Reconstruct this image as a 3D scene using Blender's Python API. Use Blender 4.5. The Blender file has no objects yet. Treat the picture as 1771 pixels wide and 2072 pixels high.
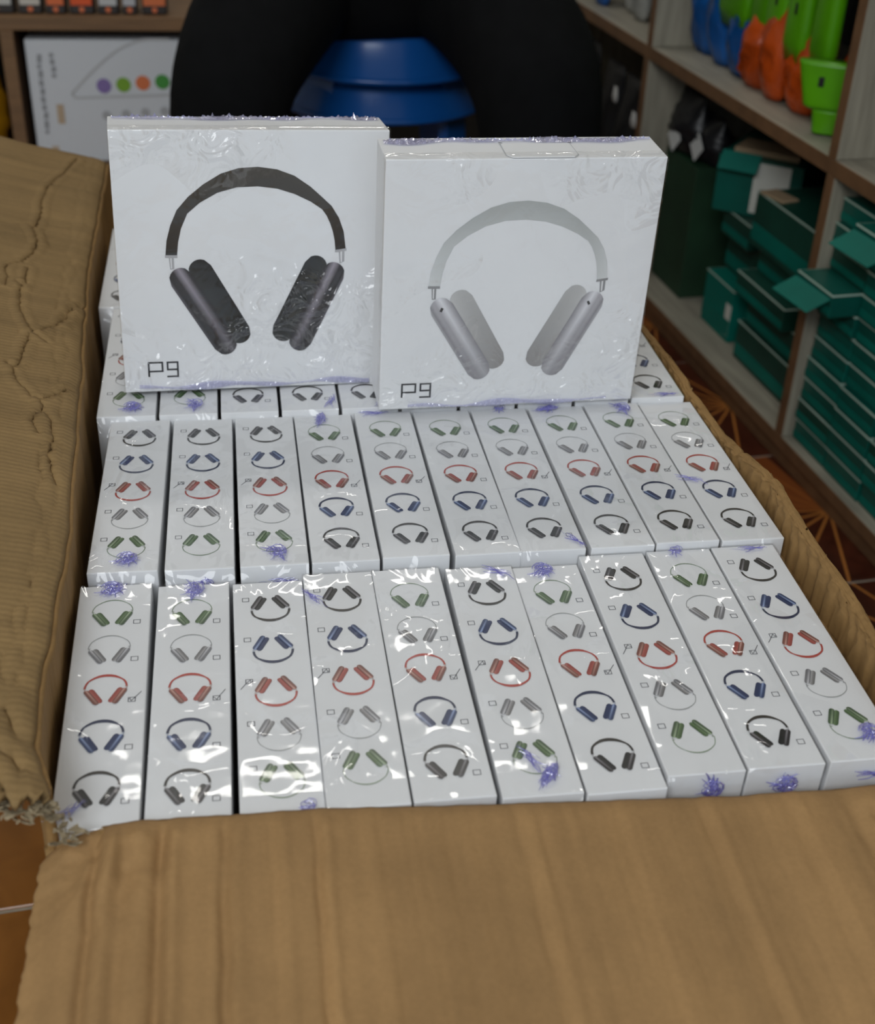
import bpy, bmesh, math, random
import numpy as np
from mathutils import Matrix, Vector, Euler

SC = bpy.context.scene
COL = SC.collection
PI = math.pi

# ------------------------------------------------------------------ camera
FPX, YAW, PIT, ROLL = 2588.6, .1721, .563, -.044
CAM_Z = .8715
cy, sy, cp, sp = math.cos(YAW), math.sin(YAW), math.cos(PIT), math.sin(PIT)
fwd = Vector((sy*cp, cy*cp, -sp)); rgt = Vector((cy, -sy, 0)); dwn = fwd.cross(rgt)
cr, sr = math.cos(ROLL), math.sin(ROLL)
rt = cr*rgt + sr*dwn; dn = -sr*rgt + cr*dwn
cam = bpy.data.cameras.new('camera'); camo = bpy.data.objects.new('camera', cam); COL.objects.link(camo)
camo.matrix_world = Matrix(((rt.x, -dn.x, -fwd.x, 0), (rt.y, -dn.y, -fwd.y, 0), (rt.z, -dn.z, -fwd.z, CAM_Z), (0, 0, 0, 1)))
cam.sensor_fit = 'HORIZONTAL'; cam.sensor_width = 36; cam.lens = FPX/1771*36
cam.clip_start = .02
cam.dof.use_dof = True; cam.dof.focus_distance = .80; cam.dof.aperture_fstop = cam.lens/1000/.0052
SC.camera = camo

# ------------------------------------------------------------------ light
SC.view_settings.view_transform = 'Standard'; SC.view_settings.look = 'None'
SC.view_settings.exposure = -.19; SC.view_settings.gamma = 1; SC.view_settings.use_curve_mapping = False
W = bpy.data.worlds.new('world'); SC.world = W; W.use_nodes = True
W.node_tree.nodes['Background'].inputs[0].default_value = (.80, .90, 1.0, 1)
W.node_tree.nodes['Background'].inputs[1].default_value = .70


def area(name, loc, target, sx, sy_, power, col):
    l = bpy.data.lights.new(name, 'AREA'); l.shape = 'RECTANGLE'; l.size = sx; l.size_y = sy_; l.energy = power; l.color = col
    o = bpy.data.objects.new(name, l); COL.objects.link(o); o.location = loc
    o.rotation_euler = (Vector(target)-Vector(loc)).to_track_quat('-Z', 'Y').to_euler()
    return o


# daylight through the open shop front behind the photographer, and one ceiling lamp
area('shop_front_daylight', (-.9, -1.35, 2.45), (.1, .75, .4), 1.5, 1.1, 57, (.93, .97, 1.0))
area('ceiling_lamp', (.20, 2.35, 2.50), (.15, 1.3, 0), 1.0, .12, 10, (1.0, .97, .92))

# ------------------------------------------------------------------ materials
MATS = {}


def nodes_of(name):
    m = bpy.data.materials.new(name); m.use_nodes = True
    return m, m.node_tree.nodes, m.node_tree.links


def mat(name, col, rough=.5, noise=0, nscale=30, bump=0, bscale=60, spec=.5, metal=0, stretch=(1, 1, 1), coat=0, col2=None, coord='Object'):
    if name in MATS: return MATS[name]
    m, N, L = nodes_of(name); b = N['Principled BSDF']
    b.inputs['Base Color'].default_value = (*col, 1); b.inputs['Roughness'].default_value = rough
    b.inputs['Specular IOR Level'].default_value = spec; b.inputs['Metallic'].default_value = metal
    b.inputs['Coat Weight'].default_value = coat; b.inputs['Coat Roughness'].default_value = .15
    if noise or bump:
        tc = N.new('ShaderNodeTexCoord'); mp = N.new('ShaderNodeMapping'); mp.inputs['Scale'].default_value = stretch
        oi = N.new('ShaderNodeObjectInfo'); ad = N.new('ShaderNodeVectorMath'); ad.operation = 'ADD'
        L.new(tc.outputs[coord], ad.inputs[0]); L.new(oi.outputs['Random'], ad.inputs[1]); L.new(ad.outputs[0], mp.inputs[0])
    if noise:
        n = N.new('ShaderNodeTexNoise'); n.inputs['Scale'].default_value = nscale; n.inputs['Detail'].default_value = 5
        L.new(mp.outputs[0], n.inputs['Vector'])
        r = N.new('ShaderNodeValToRGB'); r.color_ramp.elements[0].position = .3; r.color_ramp.elements[1].position = .7
        lo = col2 or tuple(c*(1-noise) for c in col)
        r.color_ramp.elements[0].color = (*lo, 1); r.color_ramp.elements[1].color = (*col, 1)
        L.new(n.outputs[0], r.inputs[0]); L.new(r.outputs[0], b.inputs['Base Color'])
    if bump:
        n2 = N.new('ShaderNodeTexNoise'); n2.inputs['Scale'].default_value = bscale; n2.inputs['Detail'].default_value = 4
        L.new(mp.outputs[0], n2.inputs['Vector'])
        bp = N.new('ShaderNodeBump'); bp.inputs['Strength'].default_value = bump; bp.inputs['Distance'].default_value = .004
        L.new(n2.outputs[0], bp.inputs['Height']); L.new(bp.outputs[0], b.inputs['Normal'])
    MATS[name] = m
    return m


def vcol_mat(name, rough=.4, coat=0):
    m, N, L = nodes_of(name); b = N['Principled BSDF']
    a = N.new('ShaderNodeAttribute'); a.attribute_name = 'Col'
    L.new(a.outputs['Color'], b.inputs['Base Color']); b.inputs['Roughness'].default_value = rough
    b.inputs['Coat Weight'].default_value = coat
    return m


M_PRINT = vcol_mat('printed_ink', .32)
M_CARD = mat('white_card', (.80, .81, .83), .48, noise=.05, nscale=14, bump=.02, bscale=120)
M_INK = mat('black_ink', (.02, .02, .025), .5)
M_PEN = mat('pen_ink', (.05, .05, .07), .5)


def cardboard(name, col, flute_axis, fl_scale=260, strength=.25):
    m, N, L = nodes_of(name); b = N['Principled BSDF']; b.inputs['Roughness'].default_value = .78
    b.inputs['Specular IOR Level'].default_value = .25
    tc = N.new('ShaderNodeTexCoord')
    n = N.new('ShaderNodeTexNoise'); n.inputs['Scale'].default_value = 9; n.inputs['Detail'].default_value = 8; n.inputs['Roughness'].default_value = .65
    L.new(tc.outputs['Object'], n.inputs['Vector'])
    r = N.new('ShaderNodeValToRGB'); e = r.color_ramp.elements
    e[0].position = .3; e[1].position = .72
    e[0].color = (*[c*.80 for c in col], 1); e[1].color = (*[c*1.12 for c in col], 1)
    L.new(n.outputs[0], r.inputs[0])
    # fine paper fibre speckle
    n3 = N.new('ShaderNodeTexNoise'); n3.inputs['Scale'].default_value = 420; n3.inputs['Detail'].default_value = 3
    L.new(tc.outputs['Object'], n3.inputs['Vector'])
    mx = N.new('ShaderNodeMix'); mx.data_type = 'RGBA'; mx.blend_type = 'OVERLAY'; mx.inputs[0].default_value = .12
    # washboard tone of the flutes showing through the liner
    mpw = N.new('ShaderNodeMapping'); mpw.inputs['Scale'].default_value = (70, 1.2, 1.2) if flute_axis == 'X' else (1.2, 70, 1.2)
    L.new(tc.outputs['Object'], mpw.inputs[0]); nw_ = N.new('ShaderNodeTexNoise'); nw_.inputs['Scale'].default_value = 1; nw_.inputs['Detail'].default_value = 2
    L.new(mpw.outputs[0], nw_.inputs['Vector'])
    mw = N.new('ShaderNodeMix'); mw.data_type = 'RGBA'; mw.blend_type = 'OVERLAY'; mw.inputs[0].default_value = .26
    L.new(r.outputs[0], mw.inputs[6]); L.new(nw_.outputs[0], mw.inputs[7]); r = mw
    L.new(mw.outputs[2], mx.inputs[6]); L.new(n3.outputs[0], mx.inputs[7]); L.new(mx.outputs[2], b.inputs['Base Color'])
    w = N.new('ShaderNodeTexWave'); w.wave_type = 'BANDS'; w.bands_direction = flute_axis; w.inputs['Scale'].default_value = fl_scale/6.283
    w.inputs['Distortion'].default_value = 1.5; w.inputs['Detail'].default_value = 2; w.inputs['Detail Scale'].default_value = .4
    L.new(tc.outputs['Object'], w.inputs['Vector'])
    n2 = N.new('ShaderNodeTexNoise'); n2.inputs['Scale'].default_value = 45; n2.inputs['Detail'].default_value = 6
    L.new(tc.outputs['Object'], n2.inputs['Vector'])
    b1 = N.new('ShaderNodeBump'); b1.inputs['Strength'].default_value = strength; b1.inputs['Distance'].default_value = .0007
    L.new(w.outputs['Fac'], b1.inputs['Height'])
    b2 = N.new('ShaderNodeBump'); b2.inputs['Strength'].default_value = .25; b2.inputs['Distance'].default_value = .0012
    L.new(n2.outputs[0], b2.inputs['Height']); L.new(b1.outputs[0], b2.inputs['Normal']); L.new(b2.outputs[0], b.inputs['Normal'])
    return m


CB = (.352, .207, .087)
M_CB_X = cardboard('cardboard_flutes_along_y', CB, 'X', 300, .12)
M_CB_Y = cardboard('cardboard_flutes_along_x', (.275, .177, .075), 'Y', 420, .36)
M_CB_W = cardboard('cardboard_wall', (.30, .175, .065), 'Y', 300, .25)
M_TORN = mat('torn_paper', (.40, .32, .2), .9, noise=.5, nscale=90, bump=.3, bscale=300)


def film_mat(name, tint=(1, 1, 1), haze=.0, hazecol=(.8, .82, .9), k=2.2, bump=.35, bscale=40, rough=.07, stretch=(1, 1, 1), dist=.006, patch=16, cap=.30, ends=(1, .068, .095, .9), lo=.54, det=3):
    m, N, L = nodes_of(name)
    out = N['Material Output']; N.remove(N['Principled BSDF'])
    tr = N.new('ShaderNodeBsdfTransparent'); tr.inputs[0].default_value = (*tint, 1)
    gl = N.new('ShaderNodeBsdfGlossy'); gl.inputs['Roughness'].default_value = rough; gl.inputs[0].default_value = (1, 1, 1, 1)
    df = N.new('ShaderNodeBsdfDiffuse'); df.inputs[0].default_value = (*hazecol, 1)
    tc = N.new('ShaderNodeTexCoord'); oi = N.new('ShaderNodeObjectInfo'); ad = N.new('ShaderNodeVectorMath'); ad.operation = 'ADD'
    L.new(tc.outputs['Object'], ad.inputs[0]); L.new(oi.outputs['Random'], ad.inputs[1])
    mp = N.new('ShaderNodeMapping'); mp.inputs['Scale'].default_value = stretch; L.new(ad.outputs[0], mp.inputs[0])
    n1 = N.new('ShaderNodeTexNoise'); n1.inputs['Scale'].default_value = bscale; n1.inputs['Detail'].default_value = det; n1.inputs['Distortion'].default_value = 1.2
    L.new(mp.outputs[0], n1.inputs['Vector'])
    bp = N.new('ShaderNodeBump'); bp.inputs['Strength'].default_value = bump; bp.inputs['Distance'].default_value = dist
    # wrinkles gather in patches, the film lies flat between them
    n2 = N.new('ShaderNodeTexNoise'); n2.inputs['Scale'].default_value = patch; n2.inputs['Detail'].default_value = 1
    L.new(ad.outputs[0], n2.inputs['Vector'])
    rm = N.new('ShaderNodeMapRange'); rm.inputs[1].default_value = lo; rm.inputs[2].default_value = lo+.2; rm.inputs[3].default_value = .03; L.new(n2.outputs[0], rm.inputs[0])
    sx = N.new('ShaderNodeSeparateXYZ'); L.new(tc.outputs['Object'], sx.inputs[0])
    ab = N.new('ShaderNodeMath'); ab.operation = 'ABSOLUTE'; L.new(sx.outputs[ends[0]], ab.inputs[0])
    em = N.new('ShaderNodeMapRange'); em.inputs[1].default_value = ends[1]; em.inputs[2].default_value = ends[2]; em.inputs[3].default_value = 0; em.inputs[4].default_value = ends[3]; L.new(ab.outputs[0], em.inputs[0])
    mxx = N.new('ShaderNodeMath'); mxx.operation = 'MAXIMUM'; L.new(em.outputs[0], mxx.inputs[0]); L.new(rm.outputs[0], mxx.inputs[1]); rm = mxx
    hm = N.new('ShaderNodeMath'); hm.operation = 'MULTIPLY'; L.new(n1.outputs[0], hm.inputs[0]); L.new(rm.outputs[0], hm.inputs[1])
    L.new(hm.outputs[0], bp.inputs['Height'])
    L.new(bp.outputs[0], gl.inputs['Normal'])
    fr = N.new('ShaderNodeFresnel'); fr.inputs[0].default_value = 1.45; L.new(bp.outputs[0], fr.inputs['Normal'])
    mu = N.new('ShaderNodeMath'); mu.operation = 'MULTIPLY'; mu.inputs[1].default_value = k; mu.use_clamp = False
    L.new(fr.outputs[0], mu.inputs[0])
    mn = N.new('ShaderNodeMath'); mn.operation = 'MINIMUM'; mn.inputs[1].default_value = cap; L.new(mu.outputs[0], mn.inputs[0]); mu = mn
    m1 = N.new('ShaderNodeMixShader'); L.new(mu.outputs[0], m1.inputs[0]); L.new(tr.outputs[0], m1.inputs[1]); L.new(gl.outputs[0], m1.inputs[2])
    last = m1
    if haze:
        m2 = N.new('ShaderNodeMixShader'); m2.inputs[0].default_value = haze
        L.new(m1.outputs[0], m2.inputs[1]); L.new(df.outputs[0], m2.inputs[2]); last = m2
    L.new(last.outputs[0], out.inputs[0])
    return m


M_WRAP = film_mat('clear_shrink_film', k=.8, bump=1, bscale=26, dist=.009, cap=.12, ends=(1, .078, .097, .55), det=1.5, patch=22, stretch=(1.6, .7, 1))
M_WRAP_BIG = film_mat('clear_shrink_film_face', k=1.05, bump=1, bscale=44, dist=.020, patch=12, rough=.09, cap=.15, ends=(2, .060, .0, .9), lo=.50, det=2)
M_KNOT = film_mat('violet_gathered_film', tint=(.80, .80, .98), haze=.42, hazecol=(.20, .19, .62), k=5, bump=.5, bscale=300, rough=.14, cap=.6)
M_SEAM = film_mat('crinkled_film_edge', tint=(.9, .9, 1), haze=.16, hazecol=(.30, .30, .70), k=5, bump=.8, bscale=260, rough=.1, cap=.6)

# ------------------------------------------------------------------ builders


def link(o, parent=None):
    COL.objects.link(o)
    if parent is not None: o.parent = parent
    return o


def tag(o, label=None, cat=None, group=None, kind=None):
    if label: o['label'] = label
    if cat: o['category'] = cat
    if group: o['group'] = group
    if kind: o['kind'] = kind
    return o


def pymesh(name, v, f, material, smooth=False, cols=None):
    me = bpy.data.meshes.new(name); me.from_pydata([tuple(map(float, p)) for p in v], [], [tuple(int(i) for i in q) for q in f])
    for m in (material if isinstance(material, (list, tuple)) else [material]): me.materials.append(m)
    if smooth: me.shade_smooth()
    if cols is not None:
        a = me.color_attributes.new('Col', 'FLOAT_COLOR', 'POINT')
        a.data.foreach_set('color', np.c_[np.array(cols, float), np.ones(len(cols))].ravel())
    me.update()
    return me


def obj(name, me, parent=None, loc=(0, 0, 0), rot=(0, 0, 0)):
    o = bpy.data.objects.new(name, me); o.location = loc; o.rotation_euler = rot
    return link(o, parent)


def empty(name, loc=(0, 0, 0), rot=(0, 0, 0)):
    o = bpy.data.objects.new(name, None); o.location = loc; o.rotation_euler = rot; o.empty_display_size = .05
    return link(o)


_bx = {}


def box_me(name, sx, sy_, sz, bev, material, base=True, seg=1):
    """bevelled box, origin at base centre"""
    key = (name, round(sx, 5), round(sy_, 5), round(sz, 5), bev, material.name)
    if key in _bx: return _bx[key]
    bm = bmesh.new(); bmesh.ops.create_cube(bm, size=1)
    for v in bm.verts: v.co = Vector((v.co.x*sx, v.co.y*sy_, v.co.z*sz + (sz/2 if base else 0)))
    if bev: bmesh.ops.bevel(bm, geom=bm.edges[:], offset=bev, segments=seg, affect='EDGES', profile=.5)
    me = bpy.data.meshes.new(name); bm.to_mesh(me); bm.free(); me.materials.append(material)
    _bx[key] = me
    return me


def rng_noise(seed, n=14, fmin=1., fmax=6.):
    r = np.random.RandomState(seed)
    k = r.uniform(fmin, fmax, n)[:, None]*np.stack([np.cos(a := r.uniform(0, 6.283, n)), np.sin(a)], 1)
    ph = r.uniform(0, 6.283, n); am = r.uniform(.4, 1, n)/(1+.3*np.linalg.norm(k, axis=1))

    def f(x, y):
        x = np.asarray(x, float); y = np.asarray(y, float)
        return sum(am[i]*np.sin(k[i, 0]*x+k[i, 1]*y+ph[i]) for i in range(n))/am.sum()*2
    return f


def grid_me(name, X, Y, Z, material, smooth=True, flip=False):
    nu, nv = X.shape
    v = np.stack([X.ravel(), Y.ravel(), Z.ravel()], 1)
    i = np.arange(nu-1)[:, None]*nv+np.arange(nv-1)[None, :]
    q = np.stack([i, i+nv, i+nv+1, i+1], -1).reshape(-1, 4)
    if flip: q = q[:, ::-1]
    return pymesh(name, v, q, material, smooth)


def solid(o, t, offset=-1):
    m = o.modifiers.new('thickness', 'SOLIDIFY'); m.thickness = t; m.offset = offset
    return o


def poly_dist(px, py, line):
    """distance of points to a polyline"""
    d = np.full(px.shape, 1e9)
    for (x0, y0), (x1, y1) in zip(line[:-1], line[1:]):
        dx, dy = x1-x0, y1-y0; t = np.clip(((px-x0)*dx+(py-y0)*dy)/(dx*dx+dy*dy+1e-12), 0, 1)
        d = np.minimum(d, np.hypot(px-x0-t*dx, py-y0-t*dy))
    return d


def strokes_me(name, lines, w, material, z=0):
    """flat ink strokes: each line is a polyline of 2D points, drawn w wide"""
    v, f = [], []
    for ln in lines:
        P = [Vector(p) for p in ln]
        if len(P) < 2: continue
        L, R = [], []
        for i, p in enumerate(P):
            a = (P[i]-P[i-1]).normalized() if i else None; b = (P[i+1]-P[i]).normalized() if i < len(P)-1 else None
            t = (a or b) if (a is None or b is None) else (a+b)
            if t.length < 1e-6: t = a
            t.normalize(); nrm = Vector((-t.y, t.x)); s = 1
            if a is not None and b is not None: s = 1/max(.5, abs(nrm.dot(Vector((-a.y, a.x)))))
            L.append(p+nrm*w/2*s); R.append(p-nrm*w/2*s)
        b0 = len(v)
        for l, r in zip(L, R): v += [(l.x, l.y, z), (r.x, r.y, z)]
        for i in range(len(P)-1): f.append((b0+2*i, b0+2*i+1, b0+2*i+3, b0+2*i+2))
    return pymesh(name, v, f, material)


# ------------------------------------------------------------------ headphone artwork (flat print)
OUT = [(34.6, 103.5), (35.9, 114.6), (39.1, 125.5), (44.0, 136.2), (52.5, 145.6), (63.4, 154.2), (75.9, 161.5), (88.3, 165.2), (101.9, 166.1), (115.5, 164.3), (128.0, 159.8), (139.5, 152.1), (148.5, 144.2), (155.1, 138.1), (160.6, 129.5), (164.2, 119.6), (166.1, 105.7)]
INN = [(42.8, 103.3), (44.0, 113.2), (46.4, 123.0), (51.3, 133.7), (60.4, 141.3), (73.0, 148.2), (86.8, 151.9), (101.7, 152.5), (115.5, 150.8), (128.1, 146.9), (139.7, 141.4), (148.1, 135.8), (151.6, 131), (154.2, 125.4), (156.2, 119.5), (157.6, 113), (158.4, 104.6)]


def lerp(a, b, t): return tuple(x+(y-x)*t for x, y in zip(a, b))


def headphone_me(name, P, s=1., thin=None, dx=0, dy=0, centre=(0, 0)):
    v, f, c = [], [], []

    def pt(x, y, z, col): v.append(((x+dx-centre[0])*s, (y+dy-centre[1])*s, z)); c.append(col); return len(v)-1

    def capsule(A, B, r, cols, z, seg=8):
        A = np.array(A, float); B = np.array(B, float); d = B-A; ln = np.linalg.norm(d); d /= ln; nrm = np.array([-d[1], d[0]])
        if nrm[0] > 0: nrm = -nrm
        ks = np.linspace(-1, 1, len(cols)); rows = []
        for q, (c0, c1) in zip(ks, cols):
            e = r*math.sqrt(max(0, 1-q*q)); row = []
            for t in np.linspace(0, 1, seg):
                p = A-d*e+nrm*q*r+(d*(ln+2*e))*t
                row.append(pt(p[0], p[1], z, lerp(c0, c1, t)))
            rows.append(row)
        for a, b in zip(rows[:-1], rows[1:]):
            for i in range(seg-1): f.append((a[i], a[i+1], b[i+1], b[i]))
    # band
    cols = P['band']; n = len(OUT); lat = np.linspace(0, 1, 4); rows = []
    for i in range(n):
        o_, i_ = np.array(OUT[i]), np.array(INN[i]); row = []
        for q in lat:
            qq = q if thin is None else q*thin
            p = o_*(1-qq)+i_*qq
            up = max(0, 1-abs(i-8)/8)
            row.append(pt(p[0], p[1], 0, lerp(lerp(cols[1], cols[0], min(1, up*1.7)), cols[2], q*.5)))
        rows.append(row)
    for a, b in zip(rows[:-1], rows[1:]):
        for i in range(3): f.append((a[i], b[i], b[i+1], a[i+1]))

    def quad(pts, col, z=0): f.append(tuple(pt(x, y, z, col) for x, y in pts))
    st = P['stem']; e = .00008
    quad([(34.3, 102.3), (42.9, 102.1), (42.9, 104), (34.3, 104.2)], st, e); quad([(37, 102), (40.3, 102), (40.3, 94), (37.6, 93.6)], st, e)
    quad([(37.9, 102), (38.9, 102), (38.9, 94.5), (38.2, 94.2)], lerp(st, (.85, .85, .87), .8), 2*e)
    quad([(158, 104), (166.5, 105.2), (166.6, 107), (158, 105.8)], st, e); quad([(160.8, 104.5), (164.9, 105), (165, 97.3), (161.6, 95.6)], st, e)
    quad([(162, 104.5), (163.3, 104.8), (163.3, 97), (162.4, 96.6)], lerp(st, (.85, .85, .87), .8), 2*e)
    cu, hl, pad = P['cup'], P['hl'], P['pad']; dk = lerp(cu, (0, 0, 0), .35); p2 = P.get('pad2', pad)
    mid = lerp(cu, hl, .5)

    def cc(*ls): return [(a, lerp(a, dk, .75)) for a in ls]
    pi_ = P.get('padi', pad); gr = [lerp(pad, pi_, t*t) for t in np.linspace(0, 1, 9)]; g2 = [(c_, lerp(c_, p2, .85) if 'pad2' in P else c_) for c_ in gr]
    capsule((59.2, 92), (86, 44.8), P.get('pr', 8.7), g2, 0)
    capsule((143.5, 93.3), (119.5, 45.3), P.get('pr', 8.7), g2[::-1], 0)
    capsule((45.3, 86), (75.3, 36.6), 8.8, cc(dk, cu, mid, hl, mid, cu, cu, dk, lerp(dk, hl, .35)), 3*e)
    capsule((156.6, 88), (132.2, 37.6), 8.8, cc(lerp(dk, hl, .35), dk, cu, cu, mid, hl, mid, cu, dk), 3*e)
    if P.get('slot'):
        quad([(43.5, 84.5), (45.2, 83.6), (46.4, 86.6), (44.7, 87.5)], (.04, .04, .04), 5*e); quad([(154, 86), (155.6, 87), (154.2, 89.6), (152.7, 88.8)], (.04, .04, .04), 5*e)
    return pymesh(name, v, f, M_PRINT, cols=c)


PAL = {
    'black': dict(band=((.035, .03, .026), (.02, .018, .017), (.03, .027, .024)), stem=(.3, .3, .32), cup=(.035, .032, .036), hl=(.30, .29, .31), pad=(.014, .015, .016), padi=(.035, .037, .036)),
    'blue': dict(band=((.012, .022, .075), (.01, .018, .055), (.012, .022, .07)), stem=(.25, .3, .4), cup=(.03, .06, .17), hl=(.36, .46, .72), pad=(.008, .022, .09), padi=(.012, .035, .14)),
    'red': dict(band=((.44, .05, .035), (.40, .04, .03), (.44, .06, .04)), stem=(.4, .2, .16), cup=(.24, .08, .06), hl=(.66, .38, .32), pad=(.30, .05, .04), padi=(.55, .14, .11)),
    'silver': dict(band=((.33, .34, .34), (.30, .31, .32), (.36, .37, .37)), stem=(.25, .25, .26), cup=(.22, .22, .24), hl=(.66, .66, .69), pad=(.15, .145, .15), padi=(.62, .61, .62)),
    'green': dict(band=((.19, .26, .16), (.17, .25, .15), (.2, .28, .17)), stem=(.2, .25, .17), cup=(.075, .13, .065), hl=(.44, .55, .36), pad=(.05, .10, .035), padi=(.23, .34, .17)),
}
SMALL_C = (100.3, 97)
SM = {k: headphone_me('headphone_print_'+k, PAL[k], .000176, thin=(.30 if k in ('silver', 'green') else .80 if k == 'red' else .95), centre=SMALL_C) for k in PAL}
for k in SM: SM[k].name = 'headphone_print'
BIGP = {
    'black': dict(PAL['black'], band=((.05, .042, .032), (.022, .019, .017), (.035, .03, .026)), hl=(.34, .31, .36), stem=(.42, .42, .44)),
    'silver': dict(band=((.42, .44, .44), (.66, .68, .69), (.55, .57, .57)), stem=(.28, .28, .29), cup=(.40, .39, .42), hl=(.76, .76, .80), pad=(.44, .44, .44), padi=(.58, .58, .58), pad2=(.26, .25, .25), slot=True),
}

# ------------------------------------------------------------------ retail boxes
T, LB, HB, WF = .0415, .1912, .1966, .1966
ORDER = ['black', 'blue', 'red', 'silver', 'green']          # from the v = 0 end
VC = [26, 63, 98.6, 132, 164.6]


_h = .00185
CHECK = strokes_me('checkbox_print', [[(-_h, -_h*.9), (_h, -_h*.9), (_h, _h*.9), (-_h, _h*.9), (-_h, -_h*.95)]], .00034, M_PEN)


def tick_me(seed):
    r = random.Random(seed); j = lambda: r.uniform(-.0006, .0006)
    return strokes_me('pen_tick', [[(-.0016, .0002), (-.0014+j(), .0008+j()), (-.0002+j(), -.0009+j()), (.0018+j(), .002+j()), (.0045+j(), .0062+j())]], .00034, M_PEN)


TICKS = [tick_me(i) for i in range(3)]
NU, NVV = 10, 40


def wrap_me(seed):
    """clear film hugging the printed side and running over the rims"""
    f1 = rng_noise(seed, 16, 2, 14); f2 = rng_noise(seed+50, 10, 10, 40)
    us = np.r_[-.0214, -.0212, np.linspace(-.0205, .0205, NU), .0212, .0214]; vs = np.r_[-.0962, -.0960, np.linspace(-.0950, .0950, NVV), .0960, .0962]
    U, V = np.meshgrid(us, vs, indexing='ij')
    edge = np.minimum(np.minimum(U+.0212, .0212-U)/.004, np.minimum(V+.096, .096-V)/.012).clip(0, 1)
    Z = .0007+.00045*(f1(U*60, V*60)+.6*f2(U*60, V*40))*edge+.0004*edge
    end = (np.abs(V) > .0961); side = (np.abs(U) > .0213)
    Z = np.where(end, -.032, Z); Z = np.where(side & ~end, -.010, Z)
    return grid_me('shrink_wrap', U, V, Z, M_WRAP)


WRAPS = [wrap_me(s) for s in range(6)]


def ribbon(V, Fc, P, w):
    b0 = len(V); m = len(P)
    for i, p in enumerate(P):
        q = P[min(i+1, m-1)]; o_ = P[max(i-1, 0)]; t = np.array(q)-np.array(o_); t = t/(np.linalg.norm(t)+1e-9)
        sd = np.cross(t, [0, 0, 1.]); sd = sd/(np.linalg.norm(sd)+1e-9); ww = w*(1-.6*abs(2*i/(m-1)-1))
        V += [tuple(np.array(p)-sd*ww), tuple(np.array(p)+[0, 0, ww*.9]), tuple(np.array(p)+sd*ww)]
    for i in range(m-1):
        for q in (0, 1): Fc.append((b0+3*i+q, b0+3*i+3+q, b0+3*i+4+q, b0+3*i+q+1))


def knot_me(seed, rx=.013, ry=.009, n=26):
    """gathered, twisted film: a tangle of thin folds pulled into one point"""
    r = np.random.RandomState(seed); V, Fc = [], []
    for k in range(n):
        a0 = r.uniform(0, 6.28); c = r.uniform(-.25, .25, 2)
        if k % 3:   # pulled folds running out from the core
            L = r.uniform(.5, 1.); bend = r.uniform(-.7, .7)
            P = [(rx*(c[0]*.6+L*t*math.cos(a0+bend*t)), ry*(c[1]*.6+L*t*math.sin(a0+bend*t)), .0006+.0022*(1-t)**2*r.uniform(.5, 1.2)) for t in np.linspace(0, 1, 7)]
            ribbon(V, Fc, P, r.uniform(.00025, .0007))
        else:       # loops around it
            rr_ = r.uniform(.18, .55); ar = r.uniform(2.5, 5.5)
            P = [(rx*(c[0]+rr_*math.cos(a0+ar*t)), ry*(c[1]+rr_*math.sin(a0+ar*t)), .0010+.0016*r.uniform(.3, 1)) for t in np.linspace(0, 1, 9)]
            ribbon(V, Fc, P, r.uniform(.0003, .0008))
    return pymesh('film_knot', V, Fc, M_KNOT)


KNOTS = [knot_me(s, rx, ry, ar) for s, rx, ry, ar in ((1, .011, .009, 28), (2, .009, .011, 26), (3, .014, .006, 22), (4, .007, .006, 16), (5, .014, .010, 34))]


def smear_me(seed, n=9):
    """loose streaks of twisted film lying on a surface"""
    r = np.random.RandomState(seed); V, Fc = [], []
    for k in range(n):
        a = r.uniform(-.4, .4); x, y = r.uniform(-.005, .005), r.uniform(-.002, .002); L = r.uniform(.008, .018)
        P = [(x+L*t, y+math.sin(a)*L*t+.0008*math.sin(7*t+k), .0006+.0005*r.rand()) for t in np.linspace(-.5, .5, 7)]
        ribbon(V, Fc, P, r.uniform(.0002, .0006))
    return pymesh('film_streak', V, Fc, M_KNOT)


SMEARS = [smear_me(s) for s in (11, 12, 13)]
PAD_Z = .2205
BOX_N = 0
BODY = {}


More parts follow.
